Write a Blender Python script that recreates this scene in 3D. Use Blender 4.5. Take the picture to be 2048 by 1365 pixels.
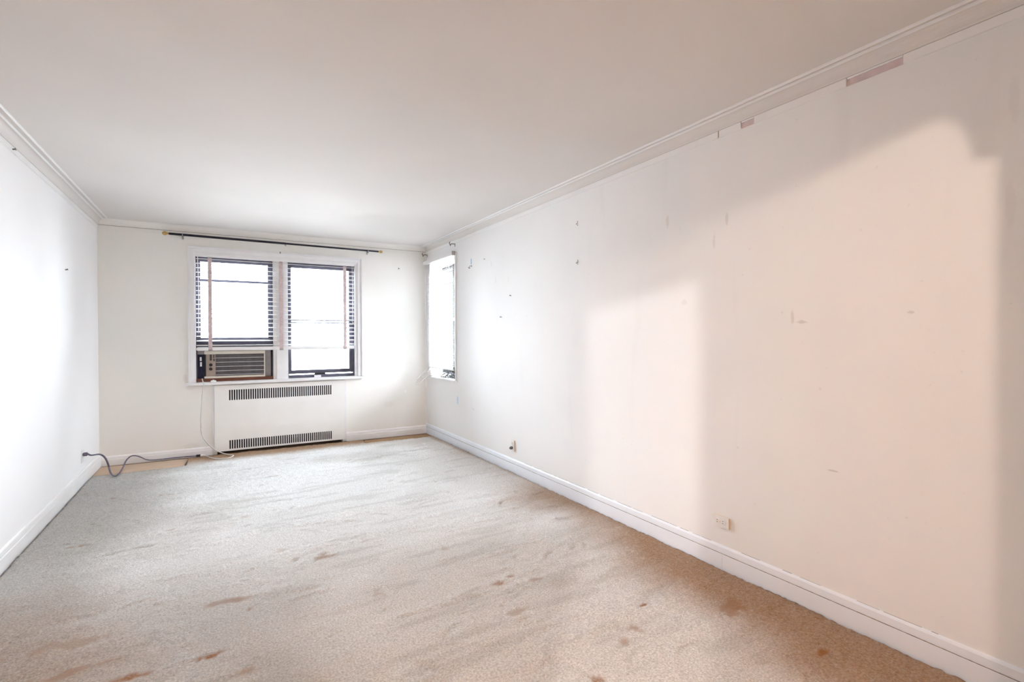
import bpy, bmesh, math, random
import numpy as np
from mathutils import Vector, Matrix

for _o in list(bpy.data.objects):
    bpy.data.objects.remove(_o)
SC = bpy.context.scene
COL = SC.collection
random.seed(7)

# ------------------------------------------------------------------ room measures (metres)
XL, XR, YB, ZC = -1.151, 2.621, 7.053, 2.70
ZF = -0.012                      # bare floor under the carpet
HB = 2.637                       # underside of the cove
YA0, YA1 = 0.09, 0.17            # the wall with the archway behind the camera

# ------------------------------------------------------------------ camera
F, YAW, PITCH, ROLL = 1013.5, 0.52303, -0.00902, -0.00322
cy, sy = math.cos(YAW), math.sin(YAW)
fw = Vector((sy*math.cos(PITCH), cy*math.cos(PITCH), math.sin(PITCH)))
rt = Vector((cy, -sy, 0)); up = rt.cross(fw)
r2 = rt*math.cos(ROLL) + up*math.sin(ROLL)
u2 = -rt*math.sin(ROLL) + up*math.cos(ROLL)
cam_d = bpy.data.cameras.new('camera')
cam = bpy.data.objects.new('camera', cam_d); COL.objects.link(cam)
cam_d.sensor_width = 36.0; cam_d.sensor_fit = 'HORIZONTAL'
cam_d.lens = F*36.0/2048.0; cam_d.clip_start = 0.02
M = Matrix.Identity(4)
for i in range(3):
    M[i][0], M[i][1], M[i][2] = r2[i], u2[i], -fw[i]
M.translation = Vector((0, 0, 1.4))
cam.matrix_world = M
SC.camera = cam

# ------------------------------------------------------------------ sky, lamps, exposure
world = bpy.data.worlds.new('overcast_sky'); SC.world = world
world.use_nodes = True
wn = world.node_tree; wn.nodes.clear()
wo = wn.nodes.new('ShaderNodeOutputWorld'); wb = wn.nodes.new('ShaderNodeBackground')
wt = wn.nodes.new('ShaderNodeTexCoord'); ws = wn.nodes.new('ShaderNodeSeparateXYZ')
wr = wn.nodes.new('ShaderNodeValToRGB')
wm = wn.nodes.new('ShaderNodeMath'); wm.operation = 'MULTIPLY_ADD'; wm.inputs[1].default_value = .5; wm.inputs[2].default_value = .5
wr.color_ramp.elements[0].position = .30; wr.color_ramp.elements[0].color = (.72, .75, .78, 1)
wr.color_ramp.elements[1].position = .62; wr.color_ramp.elements[1].color = (.84, .92, 1, 1)
wn.links.new(wt.outputs['Generated'], ws.inputs[0]); wn.links.new(ws.outputs['Z'], wm.inputs[0])
wn.links.new(wm.outputs[0], wr.inputs[0]); wn.links.new(wr.outputs[0], wb.inputs[0])
SKY = 11.3
wb.inputs[1].default_value = SKY
wn.links.new(wb.outputs[0], wo.inputs[0])

def portal(name, loc, rot, sx, sz):
    l = bpy.data.lights.new(name, 'AREA'); l.shape = 'RECTANGLE'; l.size = sx; l.size_y = sz
    o = bpy.data.objects.new(name, l); COL.objects.link(o); o.location = loc; o.rotation_euler = rot
    l.cycles.is_portal = True
portal('sky_portal', (.685, YB+.29, 1.62), (math.radians(-90), 0, 0), 1.9, 1.6)
portal('sky_portal', (XR+.29, 6.42, 1.64), (math.radians(-90), 0, math.radians(-90)), .88, 1.64)

def lamp(name, loc, power, color, radius):
    l = bpy.data.lights.new(name, 'POINT'); l.energy = power; l.color = color; l.shadow_soft_size = radius
    o = bpy.data.objects.new(name, l); COL.objects.link(o); o.location = loc
    return o
WARM = (1.0, .77, .62)
lamp('foyer_ceiling_lamp', (.30, -.55, 2.60), 25, WARM, .03)
lamp('hall_ceiling_lamp', (-3.0, -3.0, 2.495), 200, (1.0, .93, .91), .035)

SC.view_settings.view_transform = 'Standard'; SC.view_settings.look = 'None'
SC.view_settings.gamma = 1.0; SC.view_settings.use_curve_mapping = False
SC.view_settings.exposure = 2.09
cyc = SC.cycles
cyc.max_bounces = 12; cyc.diffuse_bounces = 8; cyc.glossy_bounces = 3; cyc.transmission_bounces = 6
cyc.transparent_max_bounces = 12; cyc.caustics_reflective = False; cyc.caustics_refractive = False
cyc.use_denoising = True; cyc.sample_clamp_indirect = 8.0; cyc.sample_clamp_direct = 0.0

# ------------------------------------------------------------------ materials
def mat_base(name, col, rough=.6, metal=0.0, spec=.3):
    m = bpy.data.materials.new(name); m.use_nodes = True
    b = m.node_tree.nodes['Principled BSDF']
    b.inputs['Base Color'].default_value = (*col, 1); b.inputs['Roughness'].default_value = rough
    b.inputs['Metallic'].default_value = metal; b.inputs['Specular IOR Level'].default_value = spec
    return m, m.node_tree, b
def mat(name, c1, c2=None, scale=6.0, rough=.6, metal=0.0, spec=.3, bump=.0, bscale=60.0, stretch=(1, 1, 1), detail=4.0, lo=.35, hi=.65):
    m, nt, b = mat_base(name, c1, rough, metal, spec)
    tc = nt.nodes.new('ShaderNodeTexCoord'); mp = nt.nodes.new('ShaderNodeMapping'); mp.inputs['Scale'].default_value = stretch
    nt.links.new(tc.outputs['Object'], mp.inputs['Vector'])
    if c2 is not None:
        n = nt.nodes.new('ShaderNodeTexNoise'); n.inputs['Scale'].default_value = scale; n.inputs['Detail'].default_value = detail
        r = nt.nodes.new('ShaderNodeValToRGB')
        r.color_ramp.elements[0].position = lo; r.color_ramp.elements[0].color = (*c1, 1)
        r.color_ramp.elements[1].position = hi; r.color_ramp.elements[1].color = (*c2, 1)
        nt.links.new(mp.outputs[0], n.inputs['Vector']); nt.links.new(n.outputs['Fac'], r.inputs[0]); nt.links.new(r.outputs[0], b.inputs['Base Color'])
    if bump:
        n2 = nt.nodes.new('ShaderNodeTexNoise'); n2.inputs['Scale'].default_value = bscale; n2.inputs['Detail'].default_value = 3
        bp = nt.nodes.new('ShaderNodeBump'); bp.inputs['Strength'].default_value = bump; bp.inputs['Distance'].default_value = .01
        nt.links.new(mp.outputs[0], n2.inputs['Vector']); nt.links.new(n2.outputs['Fac'], bp.inputs['Height']); nt.links.new(bp.outputs[0], b.inputs['Normal'])
    return m

def plaster(name, c1, c2, marks=(), scuff=.0):
    """old gloss-free wall paint: slow mottling, vertical drips and a few scuff marks at real places"""
    m, nt, b = mat_base(name, c1, .75, 0, .2)
    N, L = nt.nodes.new, nt.links.new
    tc = N('ShaderNodeTexCoord')
    def noise(scale, detail, stretch=(1, 1, 1), dist=0):
        mp = N('ShaderNodeMapping'); mp.inputs['Scale'].default_value = stretch; L(tc.outputs['Object'], mp.inputs['Vector'])
        n = N('ShaderNodeTexNoise'); n.inputs['Scale'].default_value = scale; n.inputs['Detail'].default_value = detail
        n.inputs['Distortion'].default_value = dist; L(mp.outputs[0], n.inputs['Vector']); return n.outputs['Fac']
    def ramp(fac, p0, p1):
        r = N('ShaderNodeMapRange'); r.inputs['From Min'].default_value = p0; r.inputs['From Max'].default_value = p1
        r.interpolation_type = 'SMOOTHSTEP'; L(fac, r.inputs['Value']); return r.outputs['Result']
    def mix(fac, a, bcol):
        x = N('ShaderNodeMix'); x.data_type = 'RGBA'
        if isinstance(fac, float): x.inputs[0].default_value = fac
        else: L(fac, x.inputs[0])
        if isinstance(a, tuple): x.inputs[6].default_value = (*a, 1)
        else: L(a, x.inputs[6])
        if isinstance(bcol, tuple): x.inputs[7].default_value = (*bcol, 1)
        else: L(bcol, x.inputs[7])
        return x.outputs[2]
    def math_(op, a, c):
        x = N('ShaderNodeMath'); x.operation = op
        for k, v in ((0, a), (1, c)):
            if isinstance(v, (int, float)): x.inputs[k].default_value = v
            else: L(v, x.inputs[k])
        return x.outputs[0]
    col = mix(ramp(noise(.9, 3), .35, .65), c1, c2)
    dark = tuple(v*.88 for v in c1)
    if scuff:
        drips = math_('MULTIPLY', ramp(noise(5, 4, (1, 1, .12), .4), .60, .75), scuff)
        col = mix(drips, col, dark)
        specks = math_('MULTIPLY', ramp(noise(26, 3), .70, .76), scuff*1.2)
        col = mix(specks, col, tuple(v*.75 for v in c1))
    for (px, py, pz, ry, rz, tone, amt) in marks:
        v = N('ShaderNodeVectorMath'); v.operation = 'SUBTRACT'; v.inputs[1].default_value = (px, py, pz); L(tc.outputs['Object'], v.inputs[0])
        s = N('ShaderNodeVectorMath'); s.operation = 'MULTIPLY'; s.inputs[1].default_value = (1/max(ry, .001), 1/ry, 1/rz); L(v.outputs[0], s.inputs[0])
        d = N('ShaderNodeVectorMath'); d.operation = 'LENGTH'; L(s.outputs[0], d.inputs[0])
        w = math_('ADD', d.outputs['Value'], math_('MULTIPLY', noise(38, 4), 1.1))
        f = ramp(w, 1.55, 1.05)
        col = mix(math_('MULTIPLY', f, amt), col, tone)
    L(col, b.inputs['Base Color'])
    bp = N('ShaderNodeBump'); bp.inputs['Strength'].default_value = .12; bp.inputs['Distance'].default_value = .02
    h = math_('ADD', noise(2.2, 3), math_('MULTIPLY', noise(70, 3), .06))
    L(h, bp.inputs['Height']); L(bp.outputs[0], b.inputs['Normal'])
    return m

DK = (.42, .37, .32)
MT = {}
MT['wall_right'] = plaster('right_wall_paint', (.86, .868, .872), (.83, .836, .84), scuff=.25, marks=[
    (XR, 1.53, 1.47, .035, .012, DK, .35), (XR, 1.58, 1.50, .012, .05, DK, .25), (XR, 1.05, 1.50, .02, .008, DK, .3),
    (XR, 1.37, .73, .03, .006, DK, .4), (XR, 2.07, 1.98, .012, .06, DK, .18), (XR, 1.98, 2.10, .014, .05, DK, .22),
    (XR, 2.44, 2.17, .02, .05, DK, .2), (XR, .73, 1.9, .02, .12, DK, .07), (XR, .72, 2.3, .02, .12, DK, .07),
    (XR, 2.30, 1.62, .03, .02, DK, .12), (XR, 5.94, .589, .035, .07, (.55, .68, .86), .8), (XR, 4.9, 2.02, .01, .06, DK, .15),
    (XR, 4.62, 2.0, .01, .05, DK, .12), (XR, 5.0, 2.2, .02, .04, DK, .12), (XR, 5.48, .53, .02, .015, DK, .3)])
MT['wall_left'] = plaster('left_wall_paint', (.90, .90, .91), (.88, .88, .89), scuff=.08)
MT['wall_back'] = plaster('back_wall_paint', (.88, .87, .84), (.86, .85, .82), scuff=.12, marks=[
    (2.3, YB, .62, .02, .03, (.95, .95, .95), .7), (2.05, YB, .45, .10, .05, DK, .08), (-.36, YB, .93, .03, .05, DK, .16), (-.3, YB, .12, .10, .04, DK, .12)])
MT['ceiling'] = plaster('ceiling_paint', (.745, .72, .70), (.72, .695, .675))
MT['trim'] = mat('trim_gloss_paint', (.88, .88, .885), (.85, .85, .855), 4, .38, 0, .4, .05, 30)
MT['base_right'] = mat('bluish_gloss_paint', (.83, .88, .96), (.80, .85, .92), 4, .38, 0, .4, .05, 30)
MT['dirt_shade'] = mat('joint_dirt_and_shade', (.22, .19, .17), (.42, .38, .35), 40, .9)  # joint dirt on the baseboard; painted shadow line under the back cove
MT['casing'] = mat('window_casing_paint', (.84, .84, .85), (.80, .80, .81), 7, .42, 0, .35, .06, 40)
MT['foyer'] = mat('foyer_paint', (.60, .42, .27), (.56, .39, .25), 1.5, .8)
MT['wood_floor'] = mat('dusty_subfloor', (.12, .08, .055), (.18, .12, .08), 9, .85, 0, .1, .3, 50, (1, 3, 1))
MT['ply'] = mat('bare_plywood', (.60, .46, .35), (.50, .37, .27), 5, .8, 0, .15, .1, 60, (1, 9, 1))
MT['ply_dark'] = mat('stained_plywood', (.40, .26, .15), (.29, .18, .10), 5, .8, 0, .15, .1, 60, (1, 9, 1))
MT['pink'] = mat('bare_pink_plaster', (.68, .58, .59), (.58, .48, .49), 16, .9, 0, .1, .2, 80)
MT['sash'] = mat('dark_bronze_sash_paint', (.085, .085, .125), (.12, .12, .165), 12, .45, 0, .4)
MT['white_metal'] = mat('blind_enamel', (.88, .88, .885), (.85, .85, .86), 10, .4, 0, .4)
MT['tape'] = mat('faded_cotton_tape', (.70, .58, .59), (.58, .46, .46), 60, .9, 0, .1, .2, 300)
MT['clip'] = mat('dull_clip_metal', (.36, .35, .35), (.48, .47, .46), 40, .45, .6)
MT['ac_beige'] = mat('yellowed_plastic', (.74, .70, .62), (.69, .65, .57), 8, .5)
MT['ac_taupe'] = mat('taupe_plastic', (.36, .30, .26), (.32, .27, .235), 12, .5)
MT['ac_grille'] = mat('grey_grille_plastic', (.16, .145, .155), (.20, .185, .19), 14, .55)
MT['ac_dark'] = mat('dark_grille_back', (.03, .028, .03), (.045, .04, .045), 14, .8)
MT['ac_bar'] = mat('pale_grille_bar', (.66, .64, .66), (.60, .58, .60), 14, .4)
MT['black'] = mat('black_plastic', (.018, .018, .02), (.03, .03, .034), 20, .45)
MT['navy'] = mat('navy_filler_vinyl', (.018, .028, .075), (.012, .016, .045), 9, .5)
MT['label'] = mat('paper_label', (.84, .84, .86), (.74, .74, .77), 60, .7)
MT['filler'] = mat('grey_filler_board', (.34, .32, .33), (.28, .265, .27), 10, .7)
MT['mahogany'] = mat('brown_stained_wood', (.20, .075, .045), (.13, .05, .032), 8, .5, 0, .3, .1, 40, (1, 8, 8))
MT['cover'] = mat('cover_enamel', (.87, .865, .845), (.85, .845, .825), 5, .45, 0, .35)
MT['soot'] = mat('sooty_iron', (.012, .011, .013), (.03, .026, .026), 20, .8)
MT['rod'] = mat('black_rod_enamel', (.012, .011, .02), (.02, .019, .03), 20, .4)
MT['brass'] = mat('aged_brass', (.62, .42, .16), (.50, .33, .12), 30, .32, .85)
MT['bracket'] = mat('painted_bracket', (.55, .54, .53), (.34, .33, .33), 50, .45, .4)
MT['white_plastic'] = mat('white_plastic', (.86, .86, .86), (.82, .82, .81), 15, .4)
MT['ivory'] = mat('ivory_plastic', (.80, .64, .46), (.76, .60, .43), 15, .45)
MT['cord_grey'] = mat('grey_cord_vinyl', (.19, .18, .25), (.12, .115, .16), 30, .5)
MT['cord_white'] = mat('white_cord_vinyl', (.72, .70, .68), (.62, .60, .58), 30, .5)
MT['steel'] = mat('dull_steel', (.25, .24, .24), (.16, .155, .155), 60, .4, .8)
MT['blue_tape'] = mat('blue_masking_tape', (.50, .68, .82), (.42, .60, .76), 60, .7)
MT['white_chip'] = mat('white_paint_flake', (.88, .88, .88), (.8, .8, .8), 30, .7)

m, nt, b = mat_base('clear_window_glass', (1, 1, 1), .02)
nt.nodes.remove(b)
g1 = nt.nodes.new('ShaderNodeBsdfTransparent'); g2 = nt.nodes.new('ShaderNodeBsdfGlossy'); g2.inputs['Roughness'].default_value = .02
fr = nt.nodes.new('ShaderNodeFresnel'); fr.inputs['IOR'].default_value = 1.45; mx = nt.nodes.new('ShaderNodeMixShader')
g1.inputs[0].default_value = (.96, .97, .97, 1)
nt.links.new(fr.outputs[0], mx.inputs[0]); nt.links.new(g1.outputs[0], mx.inputs[1]); nt.links.new(g2.outputs[0], mx.inputs[2])
nt.links.new(mx.outputs[0], nt.nodes['Material Output'].inputs[0])
MT['glass'] = m

# ------------------------------------------------------------------ mesh builder
class MB:
    def __init__(s): s.v = []; s.f = []
    def box(s, x0, x1, y0, y1, z0, z1):
        k = len(s.v)
        s.v += [(x0, y0, z0), (x1, y0, z0), (x1, y1, z0), (x0, y1, z0), (x0, y0, z1), (x1, y0, z1), (x1, y1, z1), (x0, y1, z1)]
        s.f += [tuple(k+i for i in q) for q in ((0, 3, 2, 1), (4, 5, 6, 7), (0, 1, 5, 4), (1, 2, 6, 5), (2, 3, 7, 6), (3, 0, 4, 7))]
        return s
    def prism(s, poly, axis, a, b_):
        """poly: 2-D outline in the two remaining axes (in x,y,z order), swept from a to b_ along axis"""
        k = len(s.v); n = len(poly)
        for t in (a, b_):
            for p in poly:
                q = list(p); q.insert(axis, t); s.v.append(tuple(q))
        s.f += [tuple(range(k, k+n)), tuple(range(k+2*n-1, k+n-1, -1))]
        s.f += [(k+i, k+n+i, k+n+(i+1) % n, k+(i+1) % n) for i in range(n)]
        return s
    def tube(s, pts, r, n=8, smooth_n=0, flat=1.0):
        pts = [Vector(p) for p in pts]
        if smooth_n: pts = spline(pts, smooth_n)
        k = len(s.v); prev = None; N = len(pts)
        for i, p in enumerate(pts):
            t = (pts[min(i+1, N-1)]-pts[max(i-1, 0)]).normalized()
            if prev is None:
                a = t.orthogonal().normalized()
            else:
                a = (prev-t*prev.dot(t)).normalized()
            prev = a; c = t.cross(a)
            rr = r[i] if isinstance(r, (list, tuple)) else r
            for j in range(n):
                th = 2*math.pi*j/n
                s.v.append(tuple(p+a*math.cos(th)*rr+c*math.sin(th)*rr*flat))
        for i in range(N-1):
            for j in range(n):
                s.f.append((k+i*n+j, k+i*n+(j+1) % n, k+(i+1)*n+(j+1) % n, k+(i+1)*n+j))
        s.f.append(tuple(range(k+n-1, k-1, -1))); s.f.append(tuple(k+(N-1)*n+j for j in range(n)))
        return s
    def lathe(s, prof, o, d, n=16):
        """prof: (distance along d, radius) rings"""
        d = Vector(d).normalized(); a = d.orthogonal().normalized(); c = d.cross(a); k = len(s.v); o = Vector(o)
        for t, r in prof:
            for j in range(n):
                th = 2*math.pi*j/n; s.v.append(tuple(o+d*t+(a*math.cos(th)+c*math.sin(th))*max(r, 1e-4)))
        for i in range(len(prof)-1):
            for j in range(n):
                s.f.append((k+i*n+j, k+i*n+(j+1) % n, k+(i+1)*n+(j+1) % n, k+(i+1)*n+j))
        s.f.append(tuple(range(k+n-1, k-1, -1))); s.f.append(tuple(k+(len(prof)-1)*n+j for j in range(n)))
        return s
    def build(s, name, m, parent=None, bevel=0, smooth=False, at=None):
        """vertices are in room coordinates; at = the object's origin (default: its parent's origin)"""
        po = world_loc(parent) if parent else Vector((0, 0, 0))
        o3 = Vector(at) if at is not None else (po if parent else Vector((0, 0, 0)))
        me = bpy.data.meshes.new(name)
        me.from_pydata([tuple(Vector(p)-o3) for p in s.v], [], s.f)
        bm = bmesh.new(); bm.from_mesh(me); bmesh.ops.recalc_face_normals(bm, faces=bm.faces)
        if bevel: bmesh.ops.bevel(bm, geom=[e for e in bm.edges if e.calc_face_angle(0) > .6], offset=bevel, segments=2, affect='EDGES', clamp_overlap=True)
        bm.to_mesh(me); bm.free(); me.update()
        me.materials.append(MT[m] if isinstance(m, str) else m)
        if smooth: me.shade_smooth()
        o = bpy.data.objects.new(name, me); COL.objects.link(o)
        if parent: o.parent = parent; o.location = o3-po
        else: o.location = o3
        return o
def world_loc(o):
    v = Vector((0, 0, 0))
    while o: v += o.location; o = o.parent
    return v
def spline(p, n):
    out = []
    for i in range(len(p)-1):
        a, b_, c, d = p[max(i-1, 0)], p[i], p[i+1], p[min(i+2, len(p)-1)]
        for k in range(n):
            t = k/n
            out.append(.5*((2*b_)+(c-a)*t+(2*a-5*b_+4*c-d)*t*t+(3*b_-a-3*c+d)*t**3))
    out.append(p[-1]); return out
def box(*a): return MB().box(*a)
def tag(o, label=None, cat=None, group=None, kind=None):
    for k, v in (('label', label), ('category', cat), ('group', group), ('kind', kind)):
        if v: o[k] = v
    return o
def thing(name, label, cat, loc, group=None):
    o = bpy.data.objects.new(name, None); COL.objects.link(o); o.location = loc; o.empty_display_size = .1
    return tag(o, label, cat, group)
def struct(name, loc=(0, 0, 0), label=None):
    o = bpy.data.objects.new(name, None); COL.objects.link(o); o.location = loc
    return tag(o, label, kind='structure')
def copy_part(o, parent, loc):
    c = o.copy(); COL.objects.link(c); c.parent = parent; c.location = loc
    return c

# ------------------------------------------------------------------ room shell
T = .28
W1 = (-.258, 1.632, .83, 2.408)          # back window opening x0 x1 z0 z1
NI = (-.035, 1.425, ZF, .775)           # radiator niche under it
W2 = (5.99, 6.855, .83, 2.452)           # right window opening y0 y1 z0 z1
w = MB()
y0, y1 = YB, YB+T
w.box(XL-.3, W1[0], y0, y1, ZF, ZC+.1).box(W1[1], XR+.3, y0, y1, ZF, ZC+.1).box(W1[0], W1[1], y0, y1, W1[3], ZC+.1)
w.box(W1[0], W1[1], y0, y1, NI[3], W1[2]).box(W1[0], NI[0], y0, y1, ZF, NI[3]).box(NI[1], W1[1], y0, y1, ZF, NI[3])
w.box(NI[0], NI[1], y0+.16, y1, NI[2], NI[3])
tag(w.build('wall_back', 'wall_back'), 'cream painted end wall around the double window', kind='structure')
w = MB(); x0, x1 = XR, XR+T
w.box(x0, x1, YA0, W2[0], ZF, ZC+.1).box(x0, x1, W2[1], YB, ZF, ZC+.1).box(x0, x1, W2[0], W2[1], W2[3], ZC+.1).box(x0, x1, W2[0], W2[1], ZF, W2[2])
tag(w.build('wall_right', 'wall_right'), 'long white right wall with scuffs and old picture marks', kind='structure')
tag(box(XL-T, XL, YA0, YB, ZF, ZC+.1).build('wall_left', 'wall_left'), 'white left wall running to the window wall', kind='structure')
tag(box(XL-T, XR+T, YA0, YB+T, ZC, ZC+.12).build('ceiling', 'ceiling'), 'off-white plaster ceiling', kind='structure')
floor = tag(box(XL-T, XR+T, YA0, YB+T, ZF-.1, ZF).build('floor', 'wood_floor'), 'dark bare subfloor under the carpet', kind='structure')

# the archway wall behind the camera, the foyer and the hall it opens to
XJ, XS, XM, ZL, ZM = 1.566, 1.50, 1.338, 2.474, 2.338
arc = [(XS, ZM)] + [(XM+(XS-XM)*math.cos(a), ZM+(ZL-ZM)*math.sin(a)) for a in [math.pi/2*k/12 for k in range(1, 12)]] + [(XM, ZL)]
w = MB()
w.box(XJ, 3.2, YA0, YA1, ZF, ZC+.1).box(-3.9, -.62, YA0, YA1, ZF, ZC+.1)
w.prism([(-.62, ZC+.1), (-.62, ZL)] + arc[::-1] + [(XJ, ZM), (XJ, ZC+.1)], 1, YA0, YA1)
tag(w.build('wall_front', 'foyer'), 'wall with a round-cornered archway behind the camera', kind='structure')
w = MB()
w.box(-1.047, 3.2, -1.28, -1.2, ZF, ZC).box(-3.9, -1.466, -1.28, -1.2, ZF, ZC).box(-1.466, -1.047, -1.28, -1.2, 2.25, ZC)
w.box(3.0, 3.2, -1.2, YA0, ZF, ZC).box(-3.9, -3.8, -4.2, YA0, ZF, ZC).box(.5, .6, -4.2, -1.28, ZF, ZC).box(-3.9, .6, -4.3, -4.2, ZF, ZC)
tag(w.build('wall_foyer', 'foyer'), 'cream foyer walls behind the camera', kind='structure')
tag(box(-3.9, 3.2, -4.3, YA0, ZC, ZC+.12).build('ceiling_foyer', 'foyer'), 'foyer ceiling behind the camera', kind='structure')
tag(box(-3.9, 3.2, -4.3, YA0, ZF-.1, ZF).build('floor_foyer', 'wood_floor'), 'foyer floor behind the camera', kind='structure')

# ------------------------------------------------------------------ cornice, picture strip, corner bead
def cove_poly(sign, x):
    """quarter-round hollow between wall and ceiling, seen along its run; sign = +1 room is on the + side"""
    R = .058; p = [(x, HB), (x+sign*.010, HB), (x+sign*.012, HB+.006)]
    cx, cz = x+sign*(.012+R), HB+.004
    for k in range(1, 9):
        a = math.pi - math.pi/2*k/8
        p.append((cx+sign*math.cos(a)*R, cz+math.sin(a)*(ZC-.0005-cz)))
    p.append((x, ZC))
    return p
def cornice(name, sign, x, label, strips):
    t = struct(name, (x, 3.5, HB), label)
    MB().prism(cove_poly(sign, x), 1, YA1, YB-.001).build('cove', 'ceiling', t, smooth=False)
    for off in (.058, .101):
        a = x+sign*off
        MB().prism([(a-.0065, ZC), (a-.0055, ZC-.008), (a, ZC-.012), (a+.0055, ZC-.008), (a+.0065, ZC)], 1, YA1, YB-.075).build('bead', 'trim', t)
    for s0, s1, hh in strips:
        lo, hi = 2.595, HB-.001
        if hh == 'u': lo = 2.628
        a, c = sorted((x, x+sign*.007))
        box(a, c, s0, s1, lo, hi).build('picture_strip', 'trim', t, bevel=.0015)
    return t
t = cornice('trim_1', -1, XR, 'white cornice with beads and broken picture strip over the right wall',
            [(YA1, 1.080, ''), (1.0815, 1.311, 'u'), (1.313, 1.799, ''), (1.8005, 1.879, 'u'), (1.881, 2.031, ''), (2.037, 5.2, ''), (5.2015, YB-.001, '')])
for s0, s1 in ((1.081, 1.312), (1.8, 1.88)):
    tag(box(XR-.003, XR, s0, s1, 2.596, 2.627).build('bare_plaster', 'pink', t), 'bare pink plaster where the strip broke off')
box(XR-.002, XR, 2.031, 2.037, 2.598, 2.635).build('bare_plaster', 'ply_dark', t)
cornice('trim_2', 1, XL, 'white cornice with beads over the left wall', [(YA1, YB-.001, '')])
t = struct('trim_3', (.7, YB, HB), 'cream cove and picture strip over the window wall')
MB().prism([(2*YB-p[0], p[1]) if False else (YB-(p[0]), p[1]) for p in cove_poly(1, 0)], 0, XL+.012, XR-.012).build('cove', 'wall_back', t)
box(XL+.013, XR-.013, YB-.0125, YB-.007, HB-.0035, HB-.0005).build('dirt_shade_joint', 'dirt_shade', t)  # shadow line under the cove, painted as a thin dark strip
box(XL+.008, XR-.008, YB-.007, YB, 2.597, HB-.001).build('picture_strip', 'wall_back', t, bevel=.0015)
t = struct('trim_4', (XR, YB, 1.3), 'slim vertical bead in the corner beside the narrow window')
MB().prism([(XR-.016, YB), (XR-.014, YB-.009), (XR-.008, YB-.014), (XR, YB-.016), (XR, YB)], 2, .13, 2.594).build('corner_bead', 'trim', t)

# ------------------------------------------------------------------ baseboards: board + cap moulding
def baseboard(name, label, axis, face, sign, pieces, h, hb, mt_='trim'):
    t = struct(name, (0, 0, 0), label)
    board = [(0, ZF), (.017, ZF), (.017, hb-.003), (.015, hb), (0, hb)]
    cap = [(0, hb), (.0125, hb), (.0125, hb+.012), (.011, h-.012), (.007, h-.004), (.003, h), (0, h)]
    lo, hi = pieces[0][0], pieces[-1][1]
    for a, c in pieces:
        MB().prism([(face+sign*p[0], p[1]) for p in board], axis, a, c).build('board', mt_, t)
    MB().prism([(face+sign*p[0], p[1]) for p in cap], axis, lo, hi).build('cap_moulding', mt_, t)
    if mt_ == 'base_right':          # dirt caught in the joint of board and cap, and the cracked caulk above
        a, c = sorted((face+sign*.0125, face+sign*.0165))
        box(a, c, lo, hi, hb-.0005, hb+.0018).build('dirt_shade_joint', 'dirt_shade', t)
        q = MB(); y = .6; rr_ = random.Random(5)
        while y < 4.2:
            L_n = rr_.uniform(.02, .16)
            if rr_.random() < .7: q.box(face-.003, face, y, y+L_n, h-.0004, h+rr_.uniform(.0004, .0014))
            y += L_n+rr_.uniform(.005, .05)
        o = q.build('caulk_crack', 'filler', t); o['kind'] = 'stuff'
    return t
baseboard('baseboard_right', 'white moulded baseboard with a butt joint along the right wall', 1, XR, -1, [(YA1, 1.998), (2.0, 6.15), (6.152, YB)], .135, .088, 'base_right')
baseboard('baseboard_left', 'white moulded baseboard along the left wall', 1, XL, 1, [(YA1, YB)], .130, .086)
for n, (a, c), lab in (('baseboard_back_1', (XL, -.088), 'cream baseboard left of the radiator cover'), ('baseboard_back_2', (1.475, XR), 'cream baseboard right of the radiator cover')):
    baseboard(n, lab, 0, YB, -1, [(a, c)], .094 if a < 0 else .108, .060 if a < 0 else .070)

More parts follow.
